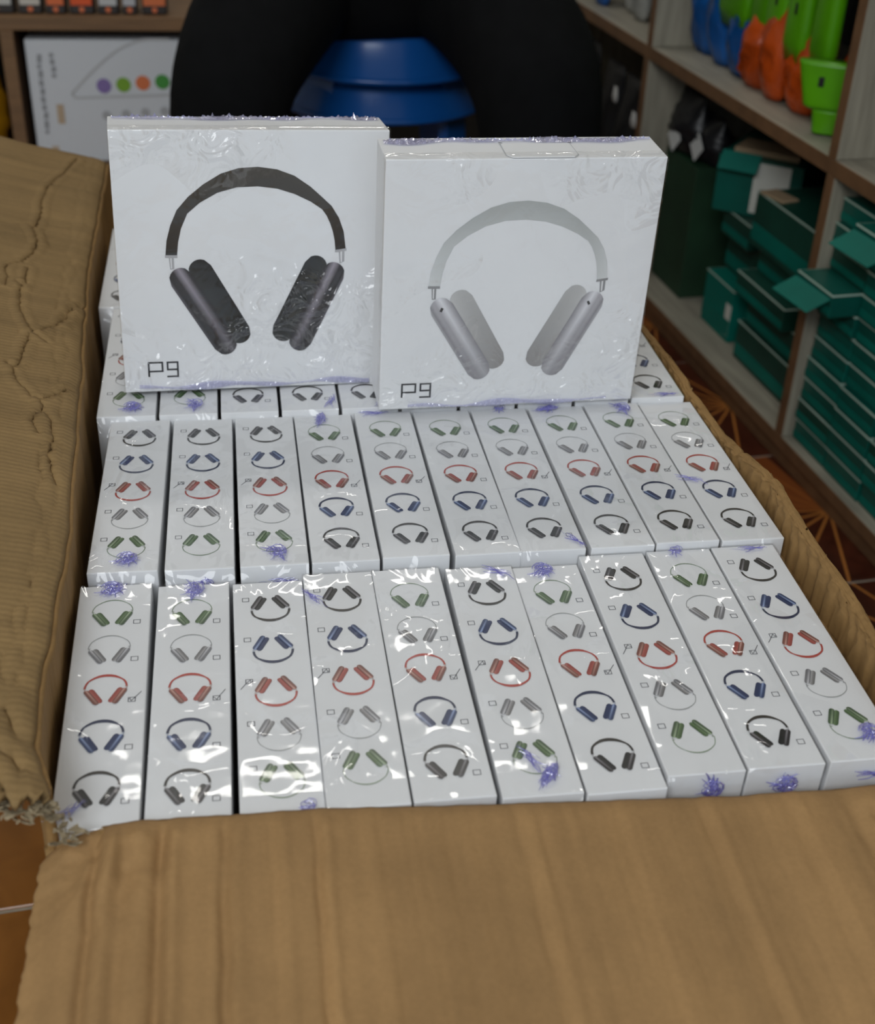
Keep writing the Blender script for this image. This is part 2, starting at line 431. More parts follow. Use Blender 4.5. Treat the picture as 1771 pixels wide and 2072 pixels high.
def retail_box(x, y, z, tilt, upright, label, group, knots=(), rz=0, prints=range(5), chk=0, wrapk=None, base_z=PAD_Z):
    """one shrink-wrapped retail box standing on its thin side; x,y,z = near-left corner of the printed top"""
    global BOX_N
    BOX_N += 1
    H = z + LB/2*math.sin(tilt)-base_z-.0010
    cx, cyy = x+T/2, y+LB/2*math.cos(tilt)
    flip = 0 if upright else PI
    e = (tilt if upright else -tilt, 0, flip+rz)
    me = box_me('retail_box', T, LB, round(H, 4), .0007, M_CARD, seg=2)
    o = obj('retail_box', me, None, (cx, cyy, base_z+.0010), e); tag(o, label, 'box', group)
    H = round(H, 4)
    for i in prints:
        obj('headphone_print', SM[ORDER[i]], o, (-.0007, VC[i]/1000-LB/2, H+.00025))
    for i in prints:
        cx_, cy_ = .0342-T/2, (VC[i]-9.4)/1000-LB/2
        obj('checkbox_print', CHECK, o, (cx_, cy_, H+.00025))
        if ORDER[i] == 'red' and chk < 3: obj('pen_tick', TICKS[chk], o, (cx_, cy_, H+.00028))
    obj('shrink_wrap', WRAPS[(BOX_N if wrapk is None else wrapk) % 6], o, (0, 0, H))
    s = 1 if upright else -1
    for kind, kx, ky, rzk, onface in knots:       # kx,ky in photo sense: x right, y away, mm from centre
        if kind[0] == 'k': k = obj('film_knot', KNOTS[int(kind[1])], o)
        else: k = obj('film_streak', SMEARS[int(kind[1])], o)
        if onface:      # hangs down the near end
            k.location = (s*kx/1000, -s*(LB/2+.0004), H-.010); k.rotation_euler = (PI/2, 0, 0) if upright else (PI/2, 0, PI)
        else:
            k.location = (s*kx/1000, s*ky/1000, H+.0006); k.rotation_euler = (0, 0, rzk+flip)
        k['label'] = 'violet twisted film'
    return o


ORDN = ['leftmost', 'second from left', 'third from left', 'fourth from left', 'fifth from left', 'sixth from left', 'seventh from left', 'third from right', 'second from right', 'rightmost']


def lab(i, row, up, extra=''):
    return f"white headphone box {ORDN[i]} in the {row} row, {'green' if up else 'black'} headphones at far end{extra}"


# carton rows (metres)
R1 = dict(x=-.0993, y=.4519, z=.4171, t=.0259, p=.0431)
R2 = dict(x=-.0951, y=.6414, z=.4275, t=-.0041, p=.0436)
R3 = dict(x=-.1054, y=.8350, z=.4316, t=.008, p=.0440)
UP1 = [1, 1, 0, 0, 1, 0, 1, 0, 1, 0]
UP2 = [0, 0, 0, 1, 1, 1, 1, 1, 1, 1]
UP3 = [0, 0, 1, 1, 1, 1, 1, 1, 1, 1]
K1 = {0: [('k0', -2, 90, .3, 0), ('s0', -13, -84, .6, 0)], 1: [('k1', 0, 88, 0, 0)], 2: [('k3', 12, -90, .3, 0)], 3: [('s1', -16, 70, 2.2, 0)],
      5: [('s2', 12, 88, -.5, 0), ('k2', 6, -82, 1.0, 0), ('s0', -2, -70, 2.0, 0)], 6: [('k0', -3, 90, .4, 0)], 7: [('k1', 3, 0, 0, 1)],
      8: [('k3', -3, 92, 0, 0), ('k0', 0, 0, 0, 1)], 9: [('s1', 2, 92, 0, 0), ('k0', 8, -78, .4, 0), ('s2', 6, 0, 1.4, 1)]}
K2 = {0: [('k0', 2, -84, .2, 0), ('s0', -4, 0, .1, 1)], 1: [('k3', 3, 0, 0, 1)], 2: [('k1', 2, -84, .6, 0), ('s1', 2, 0, 1.5, 1)], 3: [('k2', -2, 88, 1.4, 0)],
      4: [('s0', -6, 92, 0, 0)], 6: [('k3', 0, 92, 0, 0), ('s1', 15, -84, -1.0, 0)], 7: [('k2', -6, 90, .2, 0)], 8: [('k1', 6, 84, .3, 0)], 9: [('s2', -16, -20, -.4, 0)]}
K3 = {0: [('k0', 4, -84, .3, 0)], 1: [('k1', 4, -84, .1, 0)], 3: [('s0', 16, -84, 1.2, 0)], 4: [('k2', 12, -86, .9, 0)], 9: [('s1', 4, -92, 0, 0)]}
DY1 = {0: -.001, 1: -.002, 2: -.003, 3: -.001, 5: -.002, 6: -.003, 7: .003, 8: .003, 9: .003}
DZ2 = {}
for i in range(10):
    retail_box(R1['x']+i*R1['p']+[-.0016, -.0004, .0009, -.0003, -.0012, .0004, -.0004, 0, .0003, .0006][i], R1['y']+DY1.get(i, 0), R1['z']+[.001, -.001, -.0015, .001, .0005, 0, -.001, .001, .0015, .002][i], R1['t'], UP1[i], lab(i, 'front', UP1[i]), 'headphone boxes in the front row', K1.get(i, ()), chk=i % 3, rz=[.004, -.006, .003, 0, .005, -.003, .004, 0, -.006, .002][i])
for i in range(10):
    retail_box(R2['x']+i*R2['p']+[-.0014, -.0003, .0004, -.0002, 0, .0008, -.0003, .0004, -.0004, -.0008][i], R2['y'], R2['z']+(.001 if i in (0, 4, 8) else 0), R2['t'], UP2[i], lab(i, 'second', UP2[i]), 'headphone boxes in the second row', K2.get(i, ()), chk=3 if i == 5 else (i+1) % 3, rz=[-.012, -.006, 0, .004, 0, .008, -.003, .003, 0, .004][i])
for i in range(10):
    hidden = 5 <= i <= 8
    retail_box(R3['x']+i*R3['p'], R3['y'], R3['z'], R3['t'], UP3[i],
               lab(i, 'third', UP3[i], '' if hidden else ''), 'headphone boxes in the third row', K3.get(i, ()),
               chk=i % 3, prints=range(5))
retail_box(R3['x']-.0125, R3['y']+LB+.004, .4316, 0, 1, 'white headphone box behind the leftmost third-row box, beside the left flap', 'headphone boxes in the fourth row', [('k2', 0, 90, 0, 0)], chk=1)

# ------------------------------------------------------------------ the two display boxes standing on the rows
GP = [[(18.1, 12), (18.1, 23.1), (28.2, 23.1), (28.2, 16.2), (17.7, 16.2)], [(39.5, 17.3), (32, 17.3), (32, 23), (39.5, 23), (39.5, 11.8), (31.4, 11.8)]]


def face_wrap_me(seed):
    f1 = rng_noise(seed, 18, 2, 9); f2 = rng_noise(seed+9, 14, 10, 30); f3 = rng_noise(seed+19, 10, 2, 6)
    xs = np.r_[-.0990, -.0988, np.linspace(-.0975, .0975, 70), .0988, .0990]; zs = np.r_[-.0010, -.0004, np.linspace(.001, .190, 70), .1918, .1922]
    X, Z = np.meshgrid(xs, zs, indexing='ij')
    # radial pull wrinkles at the lower corners and the lower edge
    low = np.exp(-Z/.05)
    ang = np.arctan2(Z+.03, X+.02)
    streak = np.sin(ang*46+3*f3(X*30, Z*30))*low*.8
    edge = np.minimum(np.minimum(X+.0988, .0988-X), np.minimum(Z+.0004, .1918-Z)).clip(0, .008)/.008
    Y = -.0010-(.0005+.00025*f1(X*45, Z*45)+.00012*f2(X*45, Z*45)*(.3+low)+.0004*streak)*edge
    Y = np.where((np.abs(X) > .0989), .010, Y); Y = np.where((Z > .1920) | (Z < -.0006), .010, Y)
    return grid_me('shrink_wrap', X, Y, Z, M_WRAP_BIG, flip=True)


def seam_me(seed, L, w=.006, z0=0):
    r = np.random.RandomState(seed); n = 160
    xs = np.linspace(-L/2, L/2, n); qs = np.linspace(-1, 1, 6)
    X, Q = np.meshgrid(xs, qs, indexing='ij')
    wv = w*(.55+.3*np.sin(xs*55+seed)+.25*np.sin(xs*130+2*seed)).clip(.15, 1.2)[:, None]
    Y = Q*wv+.001*np.sin(X*90+seed); Z = z0+.0006+.0016*np.abs(r.randn(n, 6))*(1-Q**2)*.7
    return grid_me('film_seam', X, Y, Z, M_SEAM, smooth=False)


def display_box(pos, rot, WF, LB, label, pal, off, seed, rear):
    R_ = Matrix.Rotation(Vector(rot).length, 3, Vector(rot).normalized())
    loc = Vector(pos)+R_ @ Vector((0, T/2, 0)); rot = R_.to_euler()
    o = obj('retail_box', box_me('retail_box_face', WF, T, LB, .0008, M_CARD, seg=2), None, loc, rot); tag(o, label, 'box', 'display boxes standing on the rows')
    yf = -T/2
    fs = (WF/.1966, LB/.1912, 1)
    p = obj('headphone_print', headphone_me('headphone_print', BIGP[pal], .001, centre=(98.3, 0), dx=off[0], dy=off[1]), o, (0, yf-.0003, 0), (PI/2, 0, 0)); p.scale = fs
    p['label'] = f'printed {pal} headphones'
    lines = [[(x-98.3+off[2], y+off[3]) for x, y in ln] for ln in GP]
    lines = [[(x/1000, y/1000) for x, y in ln] for ln in lines]
    obj('letter_print', strokes_me('letter_print', lines, .0013, M_INK), o, (0, yf-.0003, 0), (PI/2, 0, 0)).scale = fs
    w = obj('shrink_wrap', face_wrap_me(seed), o, (0, yf, 0)); w.scale = (fs[0], 1, fs[1])
    for k, (x, y, z, rx, rz_, L, ww) in enumerate(rear):
        obj('film_seam', seam_me(seed*7+k, L, ww), o, (x, y, z), (rx, 0, rz_))
    return o


Dl = display_box((.0092, .8668, .4345), (-.0595, .0254, .0715), .1905, .1890, 'white box with black headphones picture, standing at left on the rows', 'black', (0, 0, 0, 0), 3,
                 [(0, .012, .1893, 0, .01, .185, .006), (0, -T/2-.0012, .004, PI/2, 0, .17, .003)])
Dr = display_box((.1922, .8260, .4340), (.0459, .0052, .0235), .1915, .1870, 'white box with silver headphones picture, standing at right on the rows', 'silver', (-1.6, -4.6, -1.3, -2.0), 8,
                 [(0, .012, .1873, 0, .0, .186, .006), (-.0962, 0, .16, PI/2, PI/2, .04, .006), (0, -T/2-.0012, .003, PI/2, 0, .15, .003)])
# tuck tab on the right display box's top
tv = [(-.024, .012), (.024, .012), (.0245, -.010), (.021, -.0150), (-.021, -.0150), (-.0245, -.010)]
tabm = pymesh('tuck_tab', [(x, y, 0) for x, y in tv]+[(x*.99, y*.98, .0007) for x, y in tv], [(6, 7, 8, 9, 10, 11)[::-1]]+[(i, (i+1) % 6, 6+(i+1) % 6, 6+i) for i in range(6)], M_CARD)
obj('tuck_tab', tabm, Dr, (.010, -.0055, .1870))
obj('tab_outline', strokes_me('tab_outline', [[(x*1.01, y*1.02) for x, y in tv[1:]+tv[:1]]], .0006, mat('fold_line', (.45, .46, .48), .6)), Dr, (.010, -.0055, .1873))
obj('tab_notch', strokes_me('tab_notch', [[(-.0255, .0125), (-.0228, .0118)], [(.0228, .0118), (.0255, .0125)]], .0011, M_INK), Dr, (.010, -.0055, .1881))

# ------------------------------------------------------------------ the big carton
carton = empty('shipping_carton', (.11, .9, 0)); tag(carton, 'big battered brown carton with open flaps, full of white headphone boxes', 'carton')
CO = np.array([.11, .9, 0])


def cobj(name, me): return obj(name, me, carton, tuple(-CO))


ly = np.array([.400, .438, .47, .512, .558, .611, .65, .739, .81, .863, 1.002, 1.101, 1.178, 1.372])
lx = np.array([-.096, -.098, -.107, -.110, -.109, -.109, -.109, -.113, -.117, -.119, -.127, -.131, -.131, -.134])-.001
RIM_L, RIM_R, RIM_F, Y0, Y1 = .448, .440, .418, .447, 1.372
ny = 320
ys = np.linspace(Y0-.004, Y1, ny)
nz1 = rng_noise(21, 20, 4, 40); nz2 = rng_noise(22, 20, 4, 30)
xr = np.interp(ys, ly, lx)+.0012*nz1(ys*12, ys*0)
# left wall
zs = np.r_[np.linspace(.004, .38, 12), np.linspace(.39, RIM_L, 16)]
Yg, Zg = np.meshgrid(ys, zs, indexing='ij')
tt = (Zg/RIM_L)
Xg = xr[:, None]*tt**1.0+(-.112)*(1-tt)+.002*nz2(Yg*20, Zg*20)*(1-tt)*2 - .004*np.exp(-((Zg-RIM_L)/.012)**2)*0
solid(cobj('side_wall', grid_me('side_wall', Xg, Yg, Zg, M_CB_W)), .005, 1)
# left flap: folded outwards, crazed with creases
phi = math.radians(13)
nw = 110
ws = np.linspace(0, .235, nw)
ys2 = np.linspace(Y0-.012, Y1, 380)
xr2 = np.interp(ys2, ly, lx)+.0012*nz1(ys2*12, ys2*0)
Yf, Wf = np.meshgrid(ys2, ws, indexing='ij')
CREASE = [
    [(445, 130), (330, 240), (270, 290), (250, 345), (235, 400), (228, 460), (205, 525), (185, 535), (215, 620), (170, 690), (120, 730), (40, 745), (25, 770), (45, 820), (20, 870)],
    [(175, 520), (190, 560), (215, 610)],
    [(160, 770), (140, 860), (110, 885), (110, 985), (150, 1090), (185, 1165), (250, 1140), (330, 1110), (380, 1070), (420, 1000), (480, 950), (500, 860)],
    [(185, 1165), (130, 1270), (95, 1345), (70, 1370), (100, 1450), (150, 1490), (180, 1530), (235, 1550), (330, 1520), (390, 1480)],
    [(235, 1550), (260, 1640), (295, 1670), (295, 1790), (285, 1900), (310, 1990), (330, 2060)],
    [(200, 1165), (280, 1225)], [(230, 1600), (180, 1680), (220, 1760)], [(350, 1090), (390, 990), (400, 1050), (365, 1100)],
    [(40, 1340), (70, 1370)], [(90, 850), (120, 880)]]
LONG = [[(0, 1405), (300, 1330), (380, 1330)], [(0, 500), (560, 520)], [(30, 735), (500, 740)], [(0, 1655), (250, 1690)]]


def unproj_flap(u, v):
    d = rt*((u-885.5)/FPX)+dn*((v-1036)/FPX)+fwd
    n = Vector((math.sin(phi), 0, math.cos(phi))); p0 = Vector((-.115, .9, RIM_L-CAM_Z))
    t = n.dot(p0)/n.dot(d); p = d*t
    x0 = float(np.interp(p.y, ly, lx))
    return p.y, (x0-p.x)/math.cos(phi)


hz = np.zeros_like(Yf)
for k, cl in enumerate(CREASE):
    pl = [unproj_flap(a/2.878, 280+b/2.878) for a, b in cl]
    # add small jitter so the creases wander
    d = poly_dist(Yf+.0012*nz1(Yf*60, Wf*60), Wf+.0012*nz2(Yf*60, Wf*60), pl)
    hz += -.0036*np.exp(-(d/.0013)**2)+.0014*np.exp(-((d-.0036)/.0026)**2)
for cl in LONG:
    pl = [unproj_flap(a/2.878, 280+b/2.878) for a, b in cl]
    d = poly_dist(Yf, Wf, pl); hz += -.0007*np.exp(-(d/.0014)**2)
# folds running along the hinge, and buckles near the front corner
for off, dep, w_ in ((.009, .0016, .0016), (.016, .0012, .0018)):
    wob = off+.004*nz2(ys2*14, ys2*0+off*90)
    hz += -dep*np.exp(-((Wf-wob[:, None])/w_)**2)*(.4+.6*np.clip(1.25-np.abs(Yf-.62)/.45, 0, 1))
hz += .0026*nz2(Yf*3.5, Wf*5)*np.clip(Wf/.02, 0, 1)+.0002*nz1(Yf*30, Wf*30)
hz += .0022*np.sin((Yf*.8-Wf*.9)*260+2*nz1(Yf*20, Wf*20))*np.exp(-((Yf-.47)/.045)**2)*np.exp(-((Wf-.03)/.035)**2)
cu = np.clip(Wf/.010, 0, 1)       # rounded shoulder where the flap leaves the wall
drop = -.0035*(1-cu)**2
Xf = xr2[:, None]-Wf*math.cos(phi); Zf = RIM_L+.001+Wf*math.sin(phi)+hz*np.clip(Wf/.004, .15, 1)+drop
# ragged front edge
rag = .006*nz1(ws*70, ws*0)+.010*nz2(ws*28, ws*0)+.004*np.random.RandomState(4).randn(nw)
fr = np.exp(-(Yf-Yf[0, 0])/.012)
Yf2 = Yf+fr*rag[None, :]
lf = solid(cobj('top_flap', grid_me('top_flap', Xf, Yf2, Zf, M_CB_Y, flip=False)), .0045, 1)
lf['label'] = 'crazed left flap folded outwards'
# right wall and flap, one bent rim
ry_ = np.array([.42, .53, .566, .588, .619, .66, .688, .725, .779, .853, .893, .985, 1.372]); rx_ = np.array([.345, .346, .348, .348, .348, .349, .352, .349, .3464, .3453, .347, .341, .336])
zrr = np.interp(ys, [.42, .70, .78, 1.372], [.440, .440, .428, .428])[:, None]
xrr = np.interp(ys, ry_, rx_)-.0062+.0010*nz2(ys*16, ys*0)
zs = np.r_[np.linspace(.004, .36, 10), np.linspace(.37, RIM_R-.030, 14)]
Yg, Zg = np.meshgrid(ys, zs, indexing='ij'); tt = Zg/RIM_R
Xg = xrr[:, None]-.006*(1-tt)+.0014*nz1(Yg*70, Zg*9)*np.clip((tt-.7)/.3, 0, 1)+.001*np.sin(Yg*420+3*nz2(Yg*9, Zg*9))*np.clip((tt-.8)/.2, 0, 1)
solid(cobj('side_wall', grid_me('side_wall', Xg, Yg, Zg, M_CB_W, flip=True)), .005, 1)
prof = [(-.0012, -.06), (-.0010, -.012), (0, -.0025), (.0012, -.0008), (.003, .0004), (.0055, .0002), (.0080, -.003), (.0098, -.010), (.0125, -.03), (.018, -.07), (.028, -.13), (.040, -.20)]
pd = np.array(prof); pd = np.stack([np.interp(np.linspace(0, 11, 60), range(12), pd[:, k]) for k in (0, 1)], 1)
Yg, Qg = np.meshgrid(ys, np.arange(60), indexing='ij')
lump = 1+.10*nz1(ys*18, ys*0)[:, None]
Xg = xrr[:, None]+pd[Qg, 0]*lump+.0004*nz2(Yg*40, Qg*.3)+.0010*np.sin(Yg*420+3*nz2(Yg*9, Qg*.1))*(Qg < 14)
Zg = zrr+pd[Qg, 1]*lump+.0004*nz1(Yg*40, Qg*.4)-.0022*np.exp(-((Yg-.70)/.004)**2)-.002*np.exp(-((Yg-.745)/.003)**2)
solid(cobj('top_flap', grid_me('top_flap', Xg, Yg, Zg, M_CB_W, flip=True)), .0045, -1)
# front wall
fx = np.linspace(-.104, .346, 240)
yf_ = np.interp(fx, [-.104, -.099, -.063, .025, .113, .24, .312, .346], [.448, .450, .4475, .4460, .4440, .4405, .4400, .441])-.001
zf_ = np.interp(fx, [-.104, -.099, -.085, -.063, .025, .113, .24, .346], [.411, .413, .419, .4235, .4235, .4185, .414, .4135])+.0006*nz1(fx*30, fx*0)
zs = np.linspace(0, 1, 14); Xg, Zg = np.meshgrid(fx, zs, indexing='ij'); Yg = yf_[:, None]+0*Zg-.002*nz1(Xg*20, Zg*20)*(1-Zg); Zg = .004+(zf_[:, None]-.007)*Zg
solid(cobj('front_wall', grid_me('front_wall', Xg, Yg, Zg, M_CB_W)), .005, 1)
# front flap folded out towards the viewer
nv = 120; w2 = np.linspace(0, .245, nv); Xg, Wg = np.meshgrid(np.linspace(-.104, .346, 420), w2, indexing='ij')
yb = np.interp(Xg[:, 0], fx, yf_); zb = np.interp(Xg[:, 0], fx, zf_)[:, None]
h = np.zeros_like(Xg)
for x0, dep, w_ in ((-.078, .0030, .0035), (-.064, .0010, .004), (-.048, .0030, .0034), (-.019, .0016, .003), (.003, .0006, .003), (.023, .0019, .0026), (.055, .0008, .004), (.085, .0006, .004), (.121, .0011, .003), (.132, .0006, .003), (.170, .0006, .005), (.214, .0009, .003), (.259, .0008, .004), (.29, .0012, .004)):
    dep *= 1 if x0 < .03 else .55
    xx = Xg-x0-.0013*nz1(Wg*14+x0*50, Wg*0)+.006*np.clip(.06-Wg, 0, 1)*(1 if x0 < -.04 else .2)
    h += -dep*np.exp(-(xx/(w_*.8))**2)*1.6*(.55+.45*np.clip(nz2(Wg*9+x0*80, Wg*0)+.6, 0, 1))+dep*.7*np.exp(-((xx-2.0*w_)/w_)**2)
h += .0014*nz2(Xg*6, Wg*5)+.00012*nz1(Xg*90, Wg*25)
h += .0026*np.sin((Xg*.9+Wg*.45)*210+nz1(Xg*30, Wg*30))*np.exp(-((Xg+.075)/.03)**2)*np.exp(-((Wg-.02)/.03)**2)
h += .0035*np.sin(Xg*150+6*Wg*18+1.5*nz1(Xg*20, Wg*20))*np.exp(-((Xg-.325)/.028)**2)*np.exp(-((Wg-.012)/.03)**2)
h += .0012*np.exp(-((Wg-.012)/.004)**2)*np.clip(nz1(Xg*25, 0*Xg), 0, 1)
ang = math.radians(4)
sh = np.clip(Wg/.010, 0, 1)
Yg = yb[:, None]-Wg*math.cos(ang); Zg = zb-.0028*(1-sh)**2-Wg*math.sin(ang)+h*np.clip(Wg/.012, .2, 1)
Xg2 = Xg-.020*Wg*np.clip((.05-Xg)/.15, 0, 1)+.006*np.clip(.012-Wg, 0, 1)/.012*np.clip((-.07-Xg)/.03, 0, 1)*2
Xg2 += (.0018*nz1(Wg*60, Wg*0))*np.clip((-.09-Xg)/.012, 0, 1)
ff = solid(cobj('top_flap', grid_me('top_flap', Xg2, Yg, Zg, M_CB_X, flip=True)), .0045, -1)
ff['label'] = 'wide front flap creased with long ridges'
# back wall, back flap, floor and middle layer pad
def flat_panel(name, sx, sy_, sz, loc): return obj(name, box_me(name, sx, sy_, sz, .001, M_CB_W), carton, (loc[0]-CO[0], loc[1]-CO[1], loc[2]))
flat_panel('back_wall', .462, .005, .43, (.097, Y1-.003, .004))
bf = flat_panel('top_flap', .455, .005, .22, (.097, Y1+.05, .22)); bf.rotation_euler = (math.radians(14), 0, 0)
flat_panel('bottom_panel', .44, .915, .004, (.110, .909, .0015))
flat_panel('layer_pad', .430, .900, .004, (.112, .912, PAD_Z-.0040))
flat_panel('pad_support', .41, .004, PAD_Z-.0105, (.115, .62, .006)); flat_panel('pad_support', .41, .004, PAD_Z-.0105, (.115, 1.1, .006))
# torn, frayed paper along the front end of the left flap
r = random.Random(5); V, Fc = [], []
for k in range(150):
    t = r.random()
    if t < .68:
        w = r.uniform(0, .085); bx = -.099-w*math.cos(phi); by = Y0-.012+float(np.interp(w, ws, rag))+r.uniform(-.002, .010); bz = RIM_L+w*math.sin(phi)-r.uniform(.001, .010)
    else:
        s_ = r.random(); bx = -.099+.016*s_+r.uniform(-.004, .004); by = .438+r.uniform(-.004, .006); bz = RIM_L-.004-.034*s_
    L = r.uniform(.003, .010); a = r.uniform(0, 6.28); b = r.uniform(-1.2, .6); wd = r.uniform(.0012, .0035); b0 = len(V)
    dx_, dy_ = math.cos(a)*.8, math.sin(a)*.6-.5
    for i in range(4):
        q = i/3; c_ = math.sin(b+q*2.2)*.5; px_, py_, pz_ = bx+dx_*L*q, by+dy_*L*q, bz+L*c_*q; ww = wd*(1-.7*q)*r.uniform(.6, 1.3)
        V += [(px_-dy_*ww, py_+dx_*ww, pz_), (px_+dy_*ww, py_-dx_*ww, pz_+r.uniform(-.001, .001))]
    for i in range(3): Fc.append((b0+2*i, b0+2*i+1, b0+2*i+3, b0+2*i+2))
te = solid(cobj('torn_edge', pymesh('torn_edge', V, Fc, M_TORN)), .0006, 0); te['kind'] = 'stuff'; te['label'] = 'frayed torn paper fibres'

# ------------------------------------------------------------------ floor, walls
SR = math.atan(.0907)                       # the shelves run 5 degrees off the carton
SO = Vector((.694, 1.761, 0)); SA = Vector((-.0907, .9959, 0)); SN = Vector((.9959, .0907, 0))


def tile_mat(name, star):
    m, N, L = nodes_of(name); b = N['Principled BSDF']; b.inputs['Roughness'].default_value = .28
    tc = N.new('ShaderNodeTexCoord'); sx = N.new('ShaderNodeSeparateXYZ'); L.new(tc.outputs['Object'], sx.inputs[0])
    n = N.new('ShaderNodeTexNoise'); n.inputs['Scale'].default_value = 14; n.inputs['Detail'].default_value = 7; n.inputs['Distortion'].default_value = 1.5
    L.new(tc.outputs['Object'], n.inputs['Vector'])
    r = N.new('ShaderNodeValToRGB'); e = r.color_ramp.elements; e[0].position = .35; e[1].position = .7
    if not star:
        e[0].color = (.22, .082, .014, 1); e[1].color = (.31, .120, .022, 1)
        L.new(n.outputs[0], r.inputs[0]); L.new(r.outputs[0], b.inputs['Base Color']); return m
    e[0].color = (.045, .010, .005, 1); e[1].color = (.085, .020, .009, 1); L.new(n.outputs[0], r.inputs[0])

    def mth(op, a, bb=None):
        q = N.new('ShaderNodeMath'); q.operation = op
        for i, s_ in enumerate((a, bb)):
            if s_ is None: continue
            if isinstance(s_, (int, float)): q.inputs[i].default_value = s_
            else: L.new(s_, q.inputs[i])
        return q.outputs[0]
    an = mth('ARCTAN2', sx.outputs[1], sx.outputs[0]); fr_ = mth('FRACT', mth('MULTIPLY', an, 18/6.28318))
    rad = mth('SQRT', mth('ADD', mth('MULTIPLY', sx.outputs[0], sx.outputs[0]), mth('MULTIPLY', sx.outputs[1], sx.outputs[1])))
    dist = mth('MULTIPLY', mth('ABSOLUTE', mth('SUBTRACT', fr_, .5)), mth('MULTIPLY', rad, 6.283/18))
    line = mth('LESS_THAN', dist, .0019)
    fa = mth('FRACT', mth('MULTIPLY', an, 1/6.28318)); sec = mth('MULTIPLY', mth('GREATER_THAN', fa, .27), mth('LESS_THAN', fa, .47))
    mx = N.new('ShaderNodeMix'); mx.data_type = 'RGBA'; L.new(line, mx.inputs[0]); L.new(r.outputs[0], mx.inputs[6]); mx.inputs[7].default_value = (.42, .155, .035, 1)
    m3 = N.new('ShaderNodeMix'); m3.data_type = 'RGBA'; m3.inputs[7].default_value = (.25, .070, .016, 1)
    L.new(mth('MULTIPLY', sec, .75), m3.inputs[0]); L.new(mx.outputs[2], m3.inputs[6]); L.new(m3.outputs[2], b.inputs['Base Color'])
    return m


M_TILE_S = tile_mat('starburst_tile', True); M_TILE_O = tile_mat('plain_tile', False)
floor = obj('floor', box_me('floor', 3.6, 4.2, .02, 0, mat('grout', (.42, .36, .28), .8, noise=.3, nscale=60)), None, (.35, 1.2, -.022)); tag(floor, kind='structure')
floor.rotation_euler = (0, 0, SR)
PT = .303
ts = box_me('tile', PT-.004, PT-.004, .006, .0012, M_TILE_S); tO = box_me('tile_plain', PT-.004, PT-.004, .006, .0012, M_TILE_O)
for i in range(-4, 3):
    for j in range(-5, 5):
        t0 = .0135+PT*i; s0 = -.4475+PT*j
        p = SO+SN*t0+SA*s0
        lp = floor.matrix_basis.inverted() @ Vector((p.x, p.y, -.006))
        obj('tile', tO if p.x < .1 else ts, floor, tuple(lp), (0, 0, PI if (i+j) % 2 else 0))
wall_b = obj('wall_back', box_me('wall_back', 3.6, .1, 2.7, 0, mat('wall_paint', (.55, .52, .46), .8, noise=.1, nscale=4)), None, (.3, 2.98, -.0), (0, 0, 0)); tag(wall_b, kind='structure')

bsb = obj('dark_strip_back', box_me('dark_strip_back', 3.4, .02, .16, .002, mat('added_dark_strip', (.03, .026, .022), .6)), None, (.3, 2.917, 0)); tag(bsb, kind='structure')  # added dark strip, stands in for the darkness under the stools
wl = obj('wall_left', box_me('wall_left', .1, 4.9, 2.7, 0, mat('wall_paint', (.55, .52, .46), .8)), None, (-1.75, .6, 0)); tag(wl, kind='structure')
ce = obj('ceiling', box_me('ceiling', 3.6, 4.9, .1, 0, mat('ceiling_paint', (.62, .60, .55), .85)), None, (-.2, .6, 2.7)); tag(ce, kind='structure')

# ------------------------------------------------------------------ shelving on the right
M_BOARD = mat('grey_wood_laminate', (.36, .33, .26), .55, noise=.32, nscale=7, stretch=(14, 1.2, 14), bump=.05, bscale=40)
M_BOARDV = mat('grey_wood_laminate_upright', (.37, .34, .265), .55, noise=.35, nscale=7, stretch=(14, 14, 1.2), bump=.05, bscale=40)
M_EDGE = mat('brown_edge_band', (.19, .098, .045), .5, noise=.3, nscale=30)
M_DARK = mat('dark_back_board', (.05, .05, .045), .8, noise=.2, nscale=20)


def sp(t, s, z=0): p = SO+SN*t+SA*s; return (p.x, p.y, z)


shelf = empty('shelf_unit', sp(0, 0), (0, 0, SR)); tag(shelf, 'wooden shelving with brown edges holding teal boxes along the right side', 'shelf')
DEP, TB = .34, .017
S0, S1 = -.95, 1.05


def board(name, t, s, z, st, ss, sz, m, edge=True, vertical=False):
    o = obj(name, box_me(name, st-.002, ss, sz, .0006, m), shelf, (t+st/2+.001, s, z))
    if edge: obj('edge_band', box_me('edge_band', .002, ss, sz, .0004, M_EDGE), o, (-st/2, 0, 0))
    return o


SL = S1-S0; SMID = (S0+S1)/2
board('bottom_board', 0, SMID, .024, DEP, SL, TB, M_BOARD)
board('kick_board', .004, SMID, 0.0, .016, SL, .0235, M_EDGE, False)
board('shelf_board', 0, SMID, .402, DEP, SL, TB+.002, M_BOARD)
board('shelf_board', 0, SMID, .86, DEP, SL, TB, M_BOARD)
for s in (S0+.009, -.309, .300, S1-.009):
    board('partition', 0, s, .0415, DEP-.012, TB, .3600, M_BOARDV, True)
for s in (S0+.009, -.304, .295, S1-.009):
    board('partition', 0, s, .4215, DEP-.012, TB, .438, M_BOARDV, True)
board('back_panel', DEP, SMID, 0, .008, SL, .88, M_DARK, False)
obj('hanging_rail', box_me('hanging_rail', .008, SL-.04, .008, .001, mat('steel', (.5, .5, .5), .35, metal=1)), shelf, (.075, SMID, .835))
wall_r = obj('wall_right', box_me('wall_right', .1, 4.9, 2.7, 0, mat('wall_paint', (.55, .52, .46), .8)), None, sp(DEP+.07, -.2), (0, 0, SR)); tag(wall_r, kind='structure')

